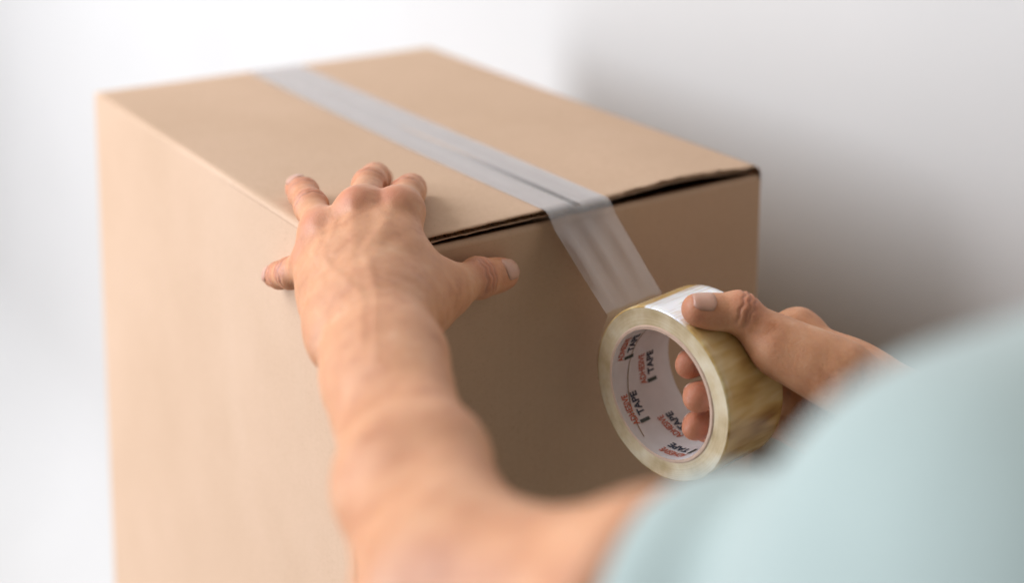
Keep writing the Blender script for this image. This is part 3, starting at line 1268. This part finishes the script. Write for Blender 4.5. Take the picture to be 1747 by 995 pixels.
def nail_mesh(bvh, p0, p1, dn, r, length, half):
    """a nail plate that follows the skin it sits on; half = half angle it spans round the finger"""
    ax = unit(p1 - p0)
    dn = unit(dn - ax * (dn @ ax))
    sd = np.cross(ax, dn)
    nu, nv = 12, 12
    verts, faces = [], []
    for j in range(nv + 1):
        t = j / nv
        s = p1 + ax * (r * .50 - length * (1 - t))
        w = half * math.sqrt(max(.12, 1 - max(0, (.30 - t) / .32) ** 2)) * math.sqrt(max(.25, 1 - max(0, (t - .70) / .36) ** 2))
        for i in range(nu + 1):
            u = i / nu * 2 - 1
            a = u * w
            d = dn * math.cos(a) + sd * math.sin(a)
            hit = bvh.ray_cast(Vector(s + d * (r * 1.28)), Vector(-d), .022)
            rad = r if hit[0] is None else float((np.array(hit[0]) - s) @ d)
            rad = min(rad, r * 1.3)
            e = max(0, (abs(u) - .80) / .2) ** 2 * .0006 + max(0, (.14 - t) / .14) ** 2 * .0007
            verts.append(tuple(s + d * (rad + .00030 - e)))
    m = nu + 1
    for j in range(nv):
        for i in range(nu):
            v = j * m + i
            faces.append((v, v + m, v + m + 1, v + 1))
    return verts, faces


def torso_frame():
    a, b = J['l_shoulder'], J['r_shoulder']
    e1 = unit(b - a)
    e1[2] *= .3
    e1 = unit(e1)
    up = unit(np.array([.0, .10, 1.0]) - e1 * (np.array([.0, .10, 1.0]) @ e1))
    fw = np.cross(up, e1)
    return (a + b) / 2, e1, fw, up


def torso_fields():
    mid, e1, fw, up = torso_frame()
    M = np.stack([e1, fw, up])
    T = lambda x, y, z: mid + e1 * x + fw * y + up * z

    def trunk(f, g):
        f.ball(T(0, -.005, -.17), (.172 + g, .112 + g, .25), M, k=.06)
        f.ball(T(0, -.005, -.42), (.158 + g, .105 + g, .24), M, k=.08)
        f.cone(J['l_shoulder'] - up * .008, J['r_shoulder'] - up * .008, .056 + g, .056 + g, k=.07)
        for s, q in ((-1, 'l'), (1, 'r')):
            f.cone(T(s * .03, -.02, .075), J[q + '_shoulder'] + up * .006, .048 + g, .050 + g, k=.06)
    body = Field()
    body.gk = {}
    trunk(body, 0)
    for q in 'lr':
        body.cone(J[q + '_shoulder'], J[q + '_shoulder'] * .72 + J[q + '_elbow'] * .28, .054, .050, k=.04)
    # neck and head, looking down at the work
    hd = T(0, .045, .265)
    look = unit(fw * .86 - up * .40 - e1 * .15)
    hu = unit(up - look * (up @ look))
    hs = np.cross(look, hu)
    H = lambda x, y, z: hd + hs * x + look * y + hu * z
    HM = np.stack([hs, look, hu])
    body.cone(T(0, -.015, .04), H(0, -.025, -.06), .060, .056, k=.05)
    body.ball(H(0, -.018, .030), (.074, .094, .088), HM, k=.03)
    body.ball(H(0, .030, -.045), (.055, .058, .075), HM, k=.035)
    body.ball(H(0, .068, -.092), (.022, .018, .018), HM, k=.03)          # chin
    body.cone(H(0, .083, .012), H(0, .104, -.030), .008, .013, k=.016)     # nose
    for s in (-1, 1):
        body.ball(H(s * .012, .092, -.034), (.009, .010, .008), HM, k=.010)
        body.ball(H(s * .033, .066, -.020), (.022, .018, .018), HM, k=.025)   # cheekbone
        body.cone(H(s * .012, .082, .024), H(s * .046, .068, .026), .008, .007, k=.014)   # brow
        body.ball(H(s * .074, -.012, -.012), (.008, .018, .031), HM, k=.010)   # ear
    body.ball(H(0, .083, -.058), (.022, .010, .006), HM, k=.008)           # lips
    body.ball(H(0, .081, -.068), (.019, .010, .006), HM, k=.008)
    shirt = Field()
    shirt.gk = {}
    trunk(shirt, .017)
    for q in 'lr':
        s0, e0 = J[q + '_shoulder'], J[q + '_elbow']
        cut = SLEEVE_CUT
        shirt.cone(s0, s0 + (e0 - s0) * .42, .086 if q == 'l' else .068, .0385, k=.025)
        shirt.cone(s0 + (e0 - s0) * .42, s0 + (e0 - s0) * (cut + .34), .0385, .0315, k=.012)
    return body, shirt, (mid, e1, fw, up), (hd, hs, look, hu)


SLEEVE_CUT = .585


def sleeve_end(hgt):
    """the opening is cut on the slant: the underside of the sleeve reaches further down the arm"""
    return SLEEVE_CUT + np.clip(.10 - 2.5 * hgt, -.01, .20)


def build_person():
    pelvis = torso_frame()[0] - np.array([0, 0, .62])
    root = empty('person', tuple(pelvis),
                 'person in a mint green T-shirt reaching out to hold and tape the box', 'person')
    O = np.array(root.location)

    arms = [make_arm('l', (-.175, -.475, -.115), (.125, .135, .105), .001),
            make_arm('r', (.135, -.56, -.255), (.405, -.055, .055), .001)]
    body, shirt, (mid, e1, fw, up), (hd, hs, look, hu) = torso_fields()
    lo = mid + np.array([-.36, -.34, -.66])
    hi = mid + np.array([.36, .36, .46])
    Vt, Ft = surface_nets(body, lo, hi, .005)
    Vt = relax(Vt, Ft, 4)
    keep = (Vt @ up - mid @ up)[Ft].min(1) > -.60
    Ft = Ft[keep]
    Vs, Fs, CR, FL, b = [], [], [], [], 0
    for f, V, F, cr, fl, nails in arms:
        Vs.append(V)
        Fs.append(F + b)
        CR.append(cr)
        FL.append(fl)
        b += len(V)
    Vs.append(Vt)
    Fs.append(Ft + b)
    CR.append(np.zeros(len(Vt)))
    FL.append(np.zeros(len(Vt)))
    V, F = np.concatenate(Vs), np.concatenate(Fs)
    me = mesh_from('body', V - O, F)
    add_attr(me, 'crease', np.concatenate(CR))
    add_attr(me, 'flush', np.concatenate(FL))
    link('body', me, root, M_SKIN)
    # nails
    for (f, Va, Fa, cr, fl, nails), h in zip(arms, 'lr'):
        for i, (p0, p1, dn, r) in enumerate(nails):
            d2 = ((Va - p1) ** 2).sum(1)
            m = d2 < .022 ** 2
            idx = np.nonzero(m)[0]
            remap = -np.ones(len(Va), int)
            remap[idx] = np.arange(len(idx))
            fs = remap[Fa]
            fs = fs[(fs >= 0).all(1)]
            bvh = BVHTree.FromPolygons([tuple(v) for v in Va[idx]], [tuple(q) for q in fs])
            thumb = i == 4
            v, fc = nail_mesh(bvh, p0, p1, dn, r, .0130 if thumb else .0108 * r / .0072, .80 if thumb else .85)
            o = link('fingernail', mesh_from('fingernail', np.array(v) - O, fc), root, M_NAIL)
            sol = o.modifiers.new('plate', 'SOLIDIFY')
            sol.thickness = .0005
            sol.offset = -1
    # shirt
    V, F = surface_nets(shirt, lo - .02, hi - np.array([0, 0, .1]), .006)
    V = relax(V, F, 6)
    N = vnormals(V, F)
    keepf = (V @ up - mid @ up)[F].min(1) > -.575
    na = unit(hd - (mid - fw * .015 + up * .04))
    dv = V - (mid - fw * .015 + up * .04)
    hh = dv @ na
    neck = (np.linalg.norm(dv - hh[:, None] * na, axis=1) < .074) & (hh > -.01)
    keepf &= ~neck[F].any(1)
    q = np.zeros(len(V))
    for s in 'lr':
        s0, e0 = J[s + '_shoulder'], J[s + '_elbow']
        ax = e0 - s0
        t = ((V - s0) @ ax) / (ax @ ax)
        rad = np.linalg.norm(V - s0 - np.clip(t, 0, 1)[:, None] * ax, axis=1)
        sleeve = rad < .10
        hgt = (V - s0 - t[:, None] * ax) @ up
        keepf &= ~((t > sleeve_end(hgt)) & sleeve)[F].any(1)
        # soft hanging folds in the sleeve
        ph = (V - s0) @ unit(np.cross(ax, [0, 0, 1.0]))
        q += np.where(sleeve & (t > 0), .0042 * np.sin(t * 13 + ph * 38 + 1.0) * np.clip(t * 2, 0, 1) * np.clip((.75 - t) * 3, .2, 1), 0)
        bend = t + .9 * ph
        q += np.where(sleeve, -.0030 * np.exp(-((bend - .40) / .05) ** 2) + .0038 * np.exp(-((bend - .50) / .05) ** 2), 0)
        q += np.where(sleeve & (t > sleeve_end(hgt) - .085), .0008, 0)
    q += .0025 * np.sin((V @ e1) * 45 + (V @ up) * 18)
    V = V + N * q[:, None]
    used = np.unique(F[keepf])
    mp = -np.ones(len(V), int)
    mp[used] = np.arange(len(used))
    o = link('t_shirt', mesh_from('t_shirt', V[used] - O, mp[F[keepf]]), root, M_SHIRT)
    sol = o.modifiers.new('cloth', 'SOLIDIFY')
    sol.thickness = .0015
    sol.offset = 0
    # hair, eyes (outside the picture)
    f = Field()
    f.gk = {}
    H = lambda x, y, z: hd + hs * x + look * y + hu * z
    f.ball(H(0, -.026, .042), (.084, .098, .092), np.stack([hs, look, hu]), k=.01)
    f.cuts.append(lambda P: ((P - H(0, .060, .045)) @ unit(look * .75 - hu * .66)))
    f.cuts.append(lambda P: .0035 * np.sin(P[:, 0] * 170 + P[:, 2] * 60) * np.sin(P[:, 1] * 150) + np.full(len(P), -.01))
    Vh, Fh = surface_nets(f, hd - .14, hd + .16, .004)
    link('hair', mesh_from('hair', relax(Vh, Fh, 2) - O, Fh), root, M_HAIR)
    for s in (-1, 1):
        bm = bmesh.new()
        bmesh.ops.create_uvsphere(bm, u_segments=16, v_segments=10, radius=.0125)
        me = bpy.data.meshes.new('eye')
        bm.to_mesh(me)
        bm.free()
        o = link('eye', me, root, M_EYE)
        o.location = tuple(H(s * .031, .070, .006) - O)


build_person()
